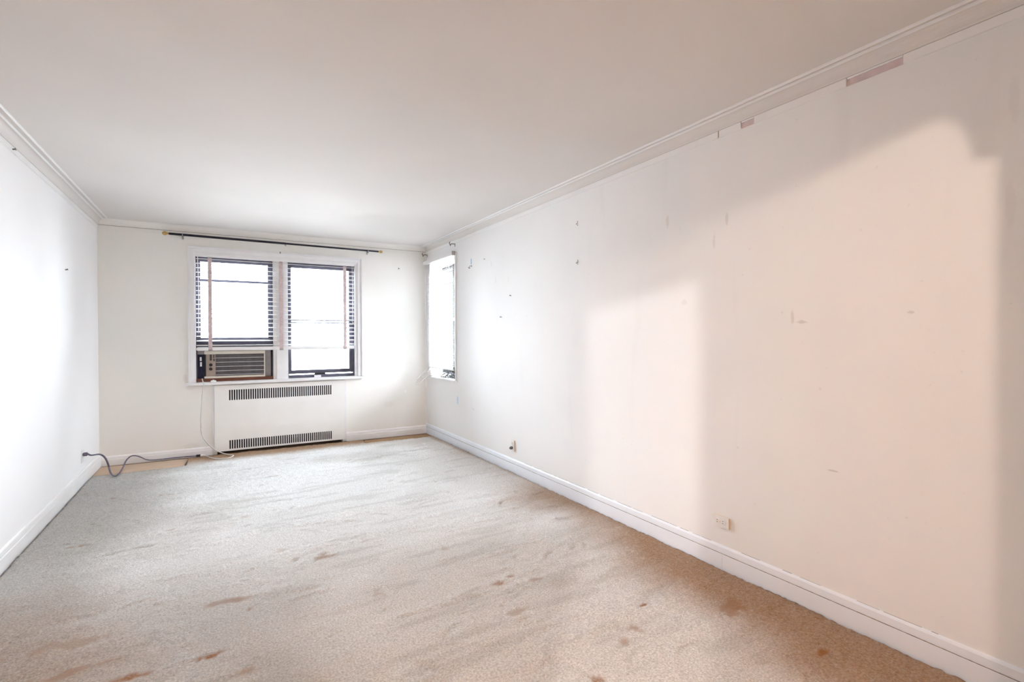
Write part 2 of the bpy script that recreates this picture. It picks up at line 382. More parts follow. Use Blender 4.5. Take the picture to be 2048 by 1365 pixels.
# ------------------------------------------------------------------ back window
def back_window():
    t = struct('window_1', (.68, YB, .83), 'wide double window with dark sashes in white casing')
    X0, X1, Z0, Z1 = W1
    # casing: flat inner band + proud outer band
    for a, c in ((X0-.042, X0), (X1, X1+.046)):
        box(a, c, YB-.016, YB, .865, Z1+.045).build('casing_board', 'casing', t, bevel=.002)
    box(X0, X1, YB-.016, YB, Z1, Z1+.045).build('casing_board', 'casing', t, bevel=.002)
    box(X0-.066, X0-.042, YB-.028, YB, .865, Z1+.070).build('back_band', 'casing', t, bevel=.004)
    box(X1+.046, X1+.072, YB-.028, YB, .865, Z1+.070).build('back_band', 'casing', t, bevel=.004)
    box(X0-.042, X1+.046, YB-.028, YB, Z1+.045, Z1+.070).build('back_band', 'casing', t, bevel=.004)
    # stool (sill) and jambs
    box(X0-.095, X1+.085, YB-.060, YB-.0005, .832, .864).build('window_sill', 'casing', t, bevel=.006)
    box(X0+.001, X1-.001, YB, YB+.25, .832, .866).build('sill_ledge', 'casing', t)
    for a, c in ((X0, X0+.012), (X1-.03, X1)):
        box(a, c, YB, YB+T, .866, Z1).build('jamb', 'casing', t)
    box(X0+.012, X1-.03, YB, YB+T, Z1-.030, Z1).build('jamb', 'casing', t)
    # mullion post: stepped
    box(.588, .762, YB+.03, YB+.17, .866, Z1-.03).build('mullion', 'casing', t, bevel=.003)
    box(.625, .725, YB+.015, YB+.03, .866, Z1-.03).build('mullion_face', 'casing', t, bevel=.003)
    ys = YB+.10
    def bar(a, c, z0, z1, d0=0, d1=.035, n='sash_rail', m_='sash', p=t):
        return box(a, c, ys+d0, ys+d1, z0, z1).build(n, m_, p, bevel=.003)
    # left light: fixed frame, upper sash, raised lower sash
    lx0, lx1 = X0+.012, .588
    bar(lx0, lx0+.014, .905, 2.378, -.03, .06, 'window_frame'); bar(lx1-.012, lx1, .905, 2.378, -.03, .06, 'window_frame')
    bar(lx0, lx1, 2.352, 2.378, -.03, .06, 'window_frame')
    bar(lx0+.014, lx0+.05, 1.24, 2.352, n='sash_stile'); bar(lx1-.055, lx1-.012, 1.24, 2.352, n='sash_stile')
    bar(lx0+.05, lx1-.055, 2.312, 2.352); bar(lx0+.05, lx1-.055, 2.070, 2.106, n='muntin'); bar(lx0+.05, lx1-.055, 1.622, 1.646, .012, .03, 'muntin')
    bar(lx0+.05, lx1-.055, 1.24, 1.398)
    box(lx0+.05, lx1-.055, ys+.015, ys+.019, 1.398, 2.325).build('glass_pane', 'glass', t)
    # brown stained sub-sill under the air conditioner
    box(lx0, lx1, YB+.045, YB+.20, .866, .905).build('sub_sill', 'mahogany', t, bevel=.004)
    # right light
    rx0, rx1 = .762, X1-.03
    bar(rx0, rx0+.014, .868, 2.378, -.03, .06, 'window_frame'); bar(rx1-.020, rx1, .868, 2.378, -.03, .06, 'window_frame')
    bar(rx0+.014, rx1-.02, 2.352, 2.378, -.03, .06, 'window_frame'); bar(rx0+.014, rx1-.02, .868, .905, -.03, .06, 'window_frame')
    bar(rx0+.014, rx0+.048, .918, 2.352, n='sash_stile'); bar(rx1-.062, rx1-.020, .918, 2.352, n='sash_stile')
    bar(rx0+.048, rx1-.062, .918, .968); bar(rx0+.048, rx1-.062, .936, .944, -.008, 0, 'sash_ridge')
    bar(rx0+.048, rx1-.062, 1.616, 1.640); bar(rx0+.048, rx1-.062, 1.578, 1.598, .01, .03)
    bar(rx0+.048, rx1-.062, 2.305, 2.352)
    box(rx0+.048, rx1-.062, ys+.015, ys+.019, .968, 1.616).build('glass_pane', 'glass', t)
    box(rx0+.048, rx1-.062, ys+.015, ys+.019, 1.636, 2.335).build('glass_pane', 'glass', t)
    h = bar(1.085, 1.225, .903, .920, -.022, 0, 'sash_lift', 'black'); 
    box(1.080, 1.165, ys-.036, ys-.030, .866, .896).build('paper_label', 'label', t)
    # little hook in the middle of the head casing and loop at its left corner
    MB().tube([(.668, YB-.028, 2.462), (.668, YB-.045, 2.462), (.668, YB-.052, 2.468), (.668, YB-.05, 2.476)], .006, 6, 3).build('cup_hook', 'steel', t, smooth=True)
    return t
back_window()

# ------------------------------------------------------------------ venetian blind over the back window
def wide_blind():
    bx0, bx1 = -.244, 1.594
    yb = YB+.028
    t = thing('venetian_blind', 'wide white venetian blind with pinkish tapes over the double window', 'blind', (.675, yb, 1.24))
    box(bx0, bx1, yb-.024, yb+.024, 2.362, 2.398).build('headrail', 'white_metal', t, bevel=.003)
    # first slats hang a little looser
    n = 20; ztop, zbot = 2.338, 1.306
    th = math.radians(17)
    m_ = MB(); hw = .0245
    prof = []
    for k in range(7):                        # crowned slat section
        u = -hw+2*hw*k/6; prof.append((u, .0035*(1-(u/hw)**2)))
    poly = [(p[0]*math.cos(th)-p[1]*math.sin(th), p[0]*math.sin(th)+p[1]*math.cos(th)) for p in prof]
    poly += [(p[0]*math.cos(th)-(p[1]-.0009)*math.sin(th), p[0]*math.sin(th)+(p[1]-.0009)*math.cos(th)) for p in prof[::-1]]
    m_.prism([(yb+p[0], 2.0+p[1]) for p in poly], 0, bx0+.004, bx1-.004)
    s0 = None
    for i in range(n):
        z = ztop+(zbot-ztop)*i/(n-1)
        if s0 is None:
            s0 = m_.build('slat', 'white_metal', t, at=(.675, yb, 2.0)); s0.location = (0, 0, z-1.24); s = s0
        else:
            s = copy_part(s0, t, (0, 0, z-1.24))
        s.rotation_euler = (random.uniform(-.02, .02), random.uniform(-.0015, .0015), 0)
    box(bx0+.002, bx1, yb-.026, yb+.024, 1.240, 1.284).build('bottom_rail', 'white_metal', t, bevel=.008)
    for x in (-.098, .680, 1.466):
        tp = MB()
        zs = [2.352+(1.246-2.352)*k/40 for k in range(41)]
        for k in range(40):
            o0 = .0035*math.sin(k*1.57); o1 = .0035*math.sin((k+1)*1.57)
            a0 = yb-.0275+o0*.6; a1 = yb-.0275+o1*.6; kk = len(tp.v)
            tp.v += [(x-.021, a0, zs[k]), (x+.021, a0, zs[k]), (x+.021, a1, zs[k+1]), (x-.021, a1, zs[k+1])]
            tp.v += [(x-.021, a0+.0012, zs[k]), (x+.021, a0+.0012, zs[k]), (x+.021, a1+.0012, zs[k+1]), (x-.021, a1+.0012, zs[k+1])]
            tp.f += [tuple(kk+j for j in q) for q in ((0, 1, 2, 3), (7, 6, 5, 4), (0, 4, 5, 1), (3, 2, 6, 7), (0, 3, 7, 4), (1, 5, 6, 2))]
        tape = tp.build('ladder_tape', 'tape', t)
        box(x-.020, x+.020, yb-.031, yb-.024, 2.346, 2.360).build('tape_clip', 'clip', tape, bevel=.002)
        box(x-.022, x+.022, yb-.033, yb-.0255, 1.236, 1.256).build('tape_clip', 'clip', tape, bevel=.003)
        MB().tube([(x-.004, yb, 2.36), (x-.004, yb, 1.26)], .0012, 5).build('lift_cord', 'white_plastic', t)
    MB().tube([(-.222, yb-.030, 2.372), (-.220, yb-.036, 2.33), (-.214, yb-.034, 1.9), (-.217, yb-.034, 1.45)], .0045, 6, 4).build('tilt_wand', 'white_plastic', t, smooth=True)
    for x in (1.56, 1.572):
        MB().tube([(x, yb-.030, 2.37), (x+.004, yb-.034, 2.0), (x-.002, yb-.034, 1.6)], .0016, 5, 6).build('pull_cord', 'white_plastic', t)
    MB().lathe([(0, .002), (.004, .006), (.022, .009), (.03, .008), (.032, .001)], (1.572, yb-.034, 1.60), (0, 0, -1), 10).build('cord_tassel', 'ac_beige', t, smooth=True)
wide_blind()

# ------------------------------------------------------------------ curtain rod
def curtain_rod():
    p0, p1 = Vector((-.496, YB-.065, 2.590)), Vector((1.905, YB-.065, 2.578))
    t = thing('curtain_rod', 'thin black curtain rod with brass ends above the double window', 'curtain rod', (.70, YB, 2.58))
    d = (p1-p0).normalized(); mid = p0.lerp(p1, .49)
    MB().tube([p0, mid+Vector((.05, 0, 0))], .0135, 12).build('rod', 'rod', t, smooth=True)
    MB().tube([mid, p1], .0112, 12).build('rod', 'rod', t, smooth=True)
    prof = [(0, .010), (.006, .013), (.012, .009), (.018, .013), (.030, .0215), (.042, .0225), (.054, .018), (.062, .009), (.065, .001)]
    MB().lathe(prof, p0, -d, 16).build('finial', 'brass', t, smooth=True)
    MB().lathe([(a*.9, r*.82) for a, r in prof], p1, d, 16).build('finial', 'brass', t, smooth=True)
    for x in (-.365, .735, 1.765):
        z = p0.lerp(p1, (x-p0.x)/(p1.x-p0.x)).z
        c = MB().box(x-.010, x+.010, YB-.003, YB, z-.045, z+.010)
        c.tube([(x, YB-.003, z-.022), (x, YB-.045, z-.020), (x, YB-.066, z-.014), (x, YB-.080, z-.002), (x, YB-.078, z+.014)], .0045, 6, 4)
        if x == .735: c = MB().box(x-.010, x+.010, YB-.003, YB, z-.02, z+.012).tube([(x, YB-.003, z+.004), (x, YB-.05, z+.004), (x, YB-.065, z+.012), (x, YB-.078, z+.008)], .0045, 6, 4)
        br = c.build('bracket', 'bracket', t)
        if x != .735: MB().lathe([(0, .006), (.01, .006), (.012, .003)], (x, YB-.06, z-.020), (0, -.3, -1), 8).build('set_screw', 'steel', br)
curtain_rod()

# ------------------------------------------------------------------ air conditioner in the left light
def air_conditioner():
    yf = YB+.052
    t = thing('air_conditioner', 'beige window air conditioner with grey louvred grille under the blind', 'air conditioner', (.165, yf+.2, .905))
    x0, x1, z0, z1 = -.164, .494, .906, 1.236
    box(x0+.016, x1-.010, yf+.03, yf+.50, z0+.004, z1-.004).build('cabinet', 'ac_beige', t, bevel=.006)
    box(x0, x1, yf, yf+.03, 1.196, z1).build('top_bezel', 'ac_beige', t, bevel=.004)
    box(x0, x1, yf-.012, yf+.03, z0, .930).build('bottom_bezel', 'ac_beige', t, bevel=.004)
    box(x1-.012, x1, yf-.004, yf+.03, .930, 1.196).build('side_bezel', 'ac_beige', t, bevel=.003)
    cp = box(-.146, -.046, yf+.002, yf+.03, .930, 1.196).build('control_panel', 'ac_taupe', t, bevel=.003)
    box(x0, -.146, yf+.012, yf+.03, .930, 1.196).build('dark_edge', 'black', t)
    for z in (1.068, 1.019):
        MB().lathe([(0, .0185), (.004, .0185), (.006, .016), (.016, .014), (.018, .004)], (-.097, yf+.002, z), (0, -1, 0), 18).build('knob', 'black', cp, smooth=False)
    for k in range(5):
        z = 1.121+k*.0145
        box(-.107, -.085, yf-.003, yf+.002, z, z+.012).build('push_button', 'black', cp, bevel=.002)
    for k in range(6):
        z = 1.112+k*.0135
        wdt = .016 if k < 2 else .011
        box(-.070, -.070+wdt, yf+.001, yf+.0022, z, z+(.011 if k != 2 else .004)).build('printed_legend', 'black', cp)
    g = box(-.046, x1-.012, yf+.016, yf+.03, .930, 1.196).build('grille', 'ac_dark', t)
    for z in (1.149, 1.097, 1.045, .993, .943):
        box(-.044, x1-.012, yf-.002, yf+.016, z-.0028, z+.0028).build('grille_bar', 'ac_bar', g)
    zs = [1.196, 1.149, 1.097, 1.045, .993, .943]; lv = None
    for k in range(5):
        for j in range(1, 6):
            z = zs[k]+(zs[k+1]-zs[k])*j/6
            if lv is None:
                lv = MB().prism([(yf+.003, z-.0028), (yf+.003, z+.0012), (yf+.016, z+.004), (yf+.016, z)], 0, -.044, x1-.013).build('louvre', 'ac_grille', g, at=(.2, yf+.01, z))
            else:
                copy_part(lv, g, (lv.location.x, lv.location.y, z-.905))
    # filler panels each side
    f = box(-.232, -.150, yf+.0305, yf+.040, .905, 1.236).build('side_filler', 'navy', t, bevel=.003)
    for k in range(4): box(-.228+k*.016, -.222+k*.016, yf+.014, yf+.0305, .912, 1.196).build('accordion_fold', 'navy', f)
    box(-.209, -.190, yf+.008, yf+.012, 1.118, 1.164).build('paper_label', 'label', f); box(-.207, -.188, yf+.008, yf+.012, 1.052, 1.104).build('paper_label', 'label', f)
    box(-.232, -.164, yf+.004, yf+.0305, 1.196, 1.236).build('filler_cap', 'filler', f, bevel=.002)
    box(.486, .562, yf+.0305, yf+.040, .905, 1.240).build('side_filler', 'filler', t, bevel=.002)
    box(.558, .587, yf+.041, yf+.055, .905, 1.240).build('side_seal', 'black', t)
    box(-.246, .587, yf+.041, yf+.046, 1.18, 1.262).build('top_seal', 'black', t)
    box(-.246, -.228, yf+.041, yf+.055, .905, 1.240).build('side_seal', 'black', t)
air_conditioner()
t = thing('plug_cap', 'white oval plug head lying on the sill below the air conditioner', 'plug', (-.070, YB-.02, .864))
MB().lathe([(0, .001), (.001, .026), (.008, .031), (.016, .030), (.022, .022), (.025, .002)], (-.070, YB-.022, .864), (0, 0, 1), 20).build('cap', 'white_plastic', t, smooth=True)
MB().lathe([(0, .009), (.003, .009), (.004, .002)], (-.070, YB-.022, .889), (0, 0, 1), 12).build('button', 'white_chip', t)

# ------------------------------------------------------------------ radiator cover
def radiator_cover():
    yf = YB-.022
    t = thing('radiator_cover', 'cream metal radiator cover with slotted vents below the window sill', 'radiator cover', (.694, YB, .03))
    x0, x1, z0, z1 = -.062, 1.449, .022, .818
    n = 47; sx0, sx1 = .092, 1.290; pit = (sx1-sx0)/n; xs = [x0]
    for i in range(n): xs += [sx0+i*pit+pit*.02, sx0+i*pit+pit*.60]
    xs.append(x1); zs = [z0, .044, .150, .636, .762, z1]
    me = bpy.data.meshes.new('front_panel'); verts = []; idx = {}; faces = []
    def vid(i, j):
        if (i, j) not in idx: idx[(i, j)] = len(verts); verts.append((xs[i]-.694, yf-YB, zs[j]-.03))
        return idx[(i, j)]
    for i in range(len(xs)-1):
        for j in range(len(zs)-1):
            if j in (1, 3) and 0 < i < len(xs)-1 and i % 2 == 1: continue
            faces.append((vid(i, j), vid(i+1, j), vid(i+1, j+1), vid(i, j+1)))
    me.from_pydata(verts, [], faces); me.materials.append(MT['cover'])
    o = bpy.data.objects.new('front_panel', me); COL.objects.link(o); o.parent = t
    so = o.modifiers.new('sheet', 'SOLIDIFY'); so.thickness = .002; so.offset = -1
    box(x0, x0+.003, yf+.002, YB, z0, z1).build('side_return', 'cover', t); box(x1-.003, x1, yf+.002, YB, z0, z1).build('side_return', 'cover', t)
    box(-.087, -.064, YB-.012, YB, .0, .828).build('side_stile', 'casing', t, bevel=.002); box(1.451, 1.474, YB-.012, YB, .0, .828).build('side_stile', 'casing', t, bevel=.002)
    e = MB()
    for i in range(60):
        x = .0+i*.0235; e.box(x, x+.002, YB+.03, YB+.12, .10, .30)
    e.tube([(-.02, YB+.075, .2), (1.41, YB+.075, .2)], .014, 10)
    e.box(-.03, 1.42, YB+.140, YB+.156, -.008, .772)
    e.build('convector', 'soot', t)
radiator_cover()

# ------------------------------------------------------------------ narrow window on the right wall
def side_window():
    t = struct('window_2', (XR, 6.42, .83), 'narrow white window in the right wall beside the corner')
    Y0, Y1, Z0, Z1 = W2
    for a, c in ((Y0-.030, Y0), (Y1, Y1+.085)):
        box(XR-.016, XR, a, c, Z0, Z1+.03).build('casing_board', 'casing', t, bevel=.003)
    box(XR-.016, XR, Y0, Y1, Z1, Z1+.03).build('casing_board', 'casing', t, bevel=.003)
    box(XR-.022, XR, Y0-.05, Y1+.09, .815, .832).build('window_sill', 'casing', t, bevel=.004)
    box(XR, XR+.25, Y0+.001, Y1-.001, .8305, .838).build('sill_ledge', 'casing', t)
    for a, c in ((Y0, Y0+.015), (Y1-.015, Y1)):
        box(XR, XR+T, a, c, .838, Z1).build('jamb', 'casing', t)
    box(XR, XR+T, Y0+.015, Y1-.015, Z1-.015, Z1).build('jamb', 'casing', t)
    xs = XR+.12
    for a, c in ((Y0+.015, Y0+.055), (Y1-.055, Y1-.015)):
        box(xs, xs+.035, a, c, .838, Z1-.015).build('sash_stile', 'casing', t, bevel=.003)
    for a, c in ((.838, .89), (1.62, 1.655), (Z1-.06, Z1-.015)):
        box(xs, xs+.035, Y0+.055, Y1-.055, a, c).build('sash_rail', 'casing', t, bevel=.003)
    box(xs+.015, xs+.019, Y0+.055, Y1-.055, .89, 1.62).build('glass_pane', 'glass', t)
    box(xs+.015, xs+.019, Y0+.055, Y1-.055, 1.655, Z1-.06).build('glass_pane', 'glass', t)
side_window()

def narrow_blind():
    xb = XR-.034; y0, y1 = 6.004, 6.925
    t = thing('venetian_blind', 'narrow white fine-slatted blind over the side window near the corner', 'blind', (xb, 6.48, .965))
    hr = box(xb-.022, xb+.018, 5.972, 7.030, 2.440, 2.486).build('headrail', 'white_metal', t, bevel=.003)
    box(xb-.026, xb+.020, 5.962, 5.972, 2.438, 2.490).build('end_bracket', 'clip', hr, bevel=.002)
    th = math.radians(52); hw = .0125; prof = []
    for k in range(5):
        u = -hw+2*hw*k/4; prof.append((u, .0016*(1-(u/hw)**2)))
    rot = lambda u, v: (-(u*math.cos(th)-v*math.sin(th)), -(u*math.sin(th)+v*math.cos(th)))
    poly = [rot(*p) for p in prof]+[rot(p[0], p[1]-.0005) for p in prof[::-1]]
    s0 = None; n = 68; zt, zb = 2.425, .992
    for i in range(n):
        z = zt+(zb-zt)*i/(n-1)
        if s0 is None:
            s0 = MB().prism([(xb+p[0], z+p[1]) for p in poly], 1, y0, y1).build('slat', 'white_metal', t, at=(xb, 6.48, z)); s = s0
        else:
            s = copy_part(s0, t, (0, 0, z-.965))
        s.rotation_euler = (random.uniform(-.003, .003), random.uniform(-.10, .10)+(.45 if i < 7 else 0), 0)
    box(xb-.012, xb+.012, y0-.005, y1+.02, .962, .980).build('bottom_rail', 'white_metal', t, bevel=.003)
    for y in (6.16, 6.48, 6.78):
        for dx in (-.0135, .0135):
            MB().tube([(xb+dx, y, 2.44), (xb+dx, y, .97)], .0009, 4).build('ladder_cord', 'white_plastic', t)
    MB().tube([(xb-.026, 6.06, 2.44), (xb-.028, 6.06, 1.55)], .003, 6).build('tilt_wand', 'white_plastic', t)
narrow_blind()

# cables left on the narrow sill, white cord drooping into the corner
cb = thing('cable_bundle', 'tangle of thin black cables heaped on the narrow window sill', 'cables', (XR+.05, 6.3, .838))
rnd = random.Random(3)
for k in range(7):
    c = (XR+.055+rnd.uniform(-.02, .03), 6.14+.065*k, .862+rnd.uniform(0, .03)); pts = []
    for j in range(12):
        a = j*1.15+k; r = .055+rnd.uniform(-.02, .02)
        pts.append((c[0]+.028*math.cos(a), c[1]+r*math.sin(a), max(.844, c[2]+.032*math.sin(a*.7+k))))
    MB().tube(pts, .0042, 6, 4).build('cable_loop', 'black', cb, smooth=True)
wc = thing('blind_cord', 'loose white cord drooping from the narrow blind into the room corner', 'cord', (2.57, 6.95, .90))
px = XR-.034
MB().tube([(px, 6.90, .965), (px-.03, 6.93, .92), (2.50, 6.95, .85), (2.43, 6.95, .775), (2.415, 6.95, .725), (2.46, 6.95, .715), (2.54, 6.94, .785), (px, 6.88, .845), (XR+.03, 6.80, .848), (XR+.05, 6.72, .844)], .0055, 7, 8).build('cord_loop', 'white_plastic', wc, smooth=True)
MB().tube([(px+.005, 6.82, .962), (px-.02, 6.88, .90), (2.53, 6.94, .875), (2.50, 6.94, .83), (2.54, 6.94, .815), (px+.005, 6.86, .87), (XR+.03, 6.74, .85)], .005, 7, 8).build('cord_loop', 'white_plastic', wc, smooth=True)

# old curtain brackets beside the narrow window
def bracket(y, label):
    t = thing('curtain_bracket', label, 'bracket', (XR, y, 2.58), 'old curtain brackets by the narrow window')
    box(XR-.004, XR, y-.012, y+.012, 2.555, 2.612).build('back_plate', 'bracket', t, bevel=.001)
    MB().tube([(XR-.004, y, 2.585), (XR-.035, y+.004, 2.588), (XR-.062, y+.012, 2.582), (XR-.078, y+.004, 2.592), (XR-.074, y-.010, 2.606)], .0052, 6, 4).build('arm', 'steel', t, smooth=True)
    MB().lathe([(0, .007), (.012, .007), (.014, .003)], (XR-.06, y+.012, 2.576), (0, 0, -1), 8).build('set_screw', 'steel', t)
bracket(7.0, 'bent metal curtain bracket in the corner, far side of the narrow window')
bracket(6.0, 'bent metal curtain bracket on the near side of the narrow window')

# ------------------------------------------------------------------ outlets and cords
def outlet(name, label, y, z, wy, hz):
    t = thing(name, label, 'outlet', (XR, y, z))
    box(XR-.011, XR, y-wy/2, y+wy/2, z-hz/2+.003, z+hz/2-.003).build('backing_box', 'ivory', t, bevel=.001)
    box(XR-.0145, XR-.011, y-wy/2+.0005, y+wy/2-.0005, z-hz/2+.0005, z+hz/2-.0005).build('cover_plate', 'white_plastic', t, bevel=.0015)
    return t
t = outlet('wall_outlet', 'white two-socket outlet mounted sideways low on the right wall', 2.013, .279, .116, .070)
for dy in (.0195, -.0195):
    s = MB().lathe([(0, .0165), (.0022, .0165), (.003, .015)], (XR-.0145, 2.013+dy, .279), (-1, 0, 0), 20).build('socket', 'white_plastic', t)
    for dz in (.0065, -.0065):
        box(XR-.0182, XR-.0172, 2.013+dy-.0045, 2.013+dy+.0045, .279+dz-.0013, .279+dz+.0013).build('slot', 'black', s)
MB().lathe([(0, .0035), (.001, .003)], (XR-.0145, 2.013, .279), (-1, 0, 0), 10).build('screw', 'ivory', t)
t = outlet('wall_outlet', 'small upright outlet with a grey plug, farther along the right wall', 4.525, .272, .075, .116)
MB().lathe([(0, .016), (.02, .016), (.03, .009), (.032, .003)], (XR-.0145, 4.525, .25), (-1, 0, 0), 12).build('plug', 'steel', t, smooth=True)
MB().lathe([(0, .0165), (.003, .0165)], (XR-.0145, 4.525, .296), (-1, 0, 0), 16).build('socket', 'ac_beige', t)
t = thing('wall_outlet', 'white outlet on the left wall feeding the grey cord', 'outlet', (XL, 6.25, .265))
box(XL, XL+.006, 6.215, 6.285, .205, .325).build('cover_plate', 'white_plastic', t, bevel=.0015)
MB().lathe([(0, .0165), (.002, .0165)], (XL+.006, 6.25, .237), (1, 0, 0), 14).build('socket', 'white_plastic', t)

t = thing('extension_cord', 'grey extension cord looping from the left wall outlet along the baseboard', 'cord', (-.92, 6.4, 0))
pts = [(-1.108, 6.25, .282), (-1.085, 6.28, .262), (-1.035, 6.36, .248), (-1.005, 6.42, .20), (-1.01, 6.62, .09), (-1.0, 6.62, .035), (-.965, 6.48, .020), (-.918, 6.355, .018), (-.895, 6.445, .020), (-.90, 6.70, .022), (-.90, 6.93, .05), (-.866, 6.965, .083), (-.83, 6.985, .084),
       (-.782, 6.985, .064), (-.72, 6.98, .026), (-.64, 7.0, .010), (-.50, 7.01, .010), (-.37, 7.005, .010), (-.295, 6.985, .012), (-.235, 6.962, .016)]
MB().tube(pts, .0085, 8, 8, .62).build('cable', 'cord_grey', t, smooth=True)
MB().box(-1.145, -1.106, 6.232, 6.268, .266, .298).build('plug', 'cord_grey', t, bevel=.006)
MB().tube([(-.245, 6.965, .016), (-.206, 6.948, .018)], .013, 10).build('socket_end', 'black', t)
t = thing('power_cord', 'thin white power cord hanging from the air conditioner to the carpet', 'cord', (-.15, 6.95, 0))
pts = [(-.185, YB+.03, .905), (-.180, YB-.01, .884), (-.172, YB-.064, .868), (-.172, 6.985, .83), (-.187, 6.99, .665), (-.199, 7.0, .371), (-.187, 7.0, .24), (-.130, 6.99, .139), (-.055, 6.98, .06), (.02, 6.94, .020), (.085, 6.86, .012), (.128, 6.77, .012), (.066, 6.66, .012), (-.055, 6.715, .012), (-.13, 6.86, .014), (-.165, 6.93, .018)]
MB().tube(pts, .0058, 8, 8).build('cable', 'cord_white', t, smooth=True)
MB().tube([(-.160, 6.925, .018), (-.200, 6.946, .018)], [.012, .0155], 12).build('plug', 'white_plastic', t)

# ------------------------------------------------------------------ hooks and nails left in the walls
def hook(name, label, p, n, m_='steel', s=1.0, tape=False):
    p = Vector(p); n = Vector(n)
    t = thing(name, label, 'hook' if 'hook' in name else 'nail', p)
    if 'hook' in name:
        c = MB().lathe([(0, .008*s), (.003, .008*s), (.005, .004*s)], p, n, 10)
        c.build('rosette', m_, t)
        MB().tube([p+n*.004, p+n*.018*s, p+n*.026*s+Vector((0, 0, -.010*s)), p+n*.020*s+Vector((0, 0, -.020*s)), p+n*.030*s+Vector((0, 0, -.024*s)), p+n*.038*s+Vector((0, 0, -.012*s))], .0035*s, 6, 4).build('hook_arm', m_, t, smooth=True)
    else:
        MB().lathe([(0, .003*s), (.014, .003*s), (.0145, .006*s), (.0165, .006*s), (.017, .002*s)], p, (n+Vector((0, 0, .25))).normalized(), 10).build('shank', m_, t)
    return t
L_ = (-1, 0, 0)
for z in (2.353, 2.026):
    tt = hook('picture_hook', ('upper' if z > 2.2 else 'lower')+' of two small metal hooks, one above the other on the right wall', (XR, 3.43, z), L_, s=.5)
    for dz in (.014, -.016):
        MB().lathe([(0, .005), (.002, .005), (.003, .002)], (XR, 3.43, z+dz), L_, 8).build('screw', 'steel', tt)
hook('wall_nail', 'lone nail at mid height on the right wall below a second one', (XR, 4.770, 1.606), L_, s=1.6)
hook('wall_nail', 'lone nail on the right wall just above another nail', (XR, 4.563, 1.822), L_, s=1.2)
hook('wall_nail', 'faint nail high on the right wall between the blue tape and the metal hooks', (XR, 5.155, 2.279), L_, 'bracket', 1.3)
hook('coat_hook', 'small metal hook high on the right wall under a scrap of blue tape', (XR, 5.505, 2.245), L_, 'bracket', 1.2)
tp = MB().box(XR-.0012, XR, 5.505, 5.532, 2.268, 2.335)
tag(tp.build('tape_scrap', 'blue_tape'), 'scrap of pale blue masking tape high on the right wall', 'tape')
hook('wall_nail', 'nail in the middle of the white left wall', (XL, 5.726, 1.989), (1, 0, 0), s=1.4)
hook('wall_nail', 'nail in the picture strip at the top of the left wall', (XL+.007, 4.427, 2.612), (1, 0, 0), s=1.5)
hook('wall_nail', 'nail in the cream wall between the double window and the corner', (2.208, YB, 2.367), (0, -1, 0), s=1.5)

# ------------------------------------------------------------------ carpet
rs = np.random.RandomState(11)
def vnoise(x, y, sx, sy_, seed):
    r = np.random.RandomState(seed); g = r.rand(256, 256)
    u, v = x*sx+37.3, y*sy_+11.7
    i, j = np.floor(u).astype(int), np.floor(v).astype(int); a, b_ = u-i, v-j
    a = a*a*(3-2*a); b_ = b_*b_*(3-2*b_)
    G = lambda p, q: g[p % 256, q % 256]
    return (G(i, j)*(1-a)+G(i+1, j)*a)*(1-b_)+(G(i, j+1)*(1-a)+G(i+1, j+1)*a)*b_
def fbm(x, y, s, seed, oct_=4, st=1.0):
    t = 0; amp = .5; tot = 0
    for k in range(oct_):
        t = t+amp*vnoise(x, y, s*2**k, s*st*2**k, seed+k); tot += amp; amp *= .5
    return t/tot
def sstep(v, a, b_):
    t = np.clip((v-a)/(b_-a), 0, 1); return t*t*(3-2*t)
ST = .015
gx = np.arange(XL+.028, XR-.022, ST); gy = np.arange(YA1+.02, YB-.026, ST)
X, Y = np.meshgrid(gx, gy, indexing='ij')
# along the right wall the carpet edge wanders a little
ex = fbm(Y, Y*0+3, 3.0, 90, 3)
edge = X > (XR-.024-.012*ex)
Xw = np.where(edge, XR-.024-.012*ex, X)
cut = (Y > 6.545+.05*(fbm(X, Y, 5, 70)-.5)+.02*(X+1)) & (X < -.335+.03*(fbm(Y, X, 9, 71)-.5))
cut |= (Y > 6.74+.10*(fbm(X, Y, 4, 72)-.5)-.02*(X-1.7)) & (X > 1.66+.1*(fbm(Y, X, 6, 73)-.5))
cut |= Y > YB-.085+.05*(fbm(X, Y, 7, 74)-.5)
Z = .005*(fbm(X, Y, 9, 1, 3)-.5)+.006*(vnoise(X, Y, 38, 38, 5)-.5)+.0045*(rs.rand(*X.shape)-.5)
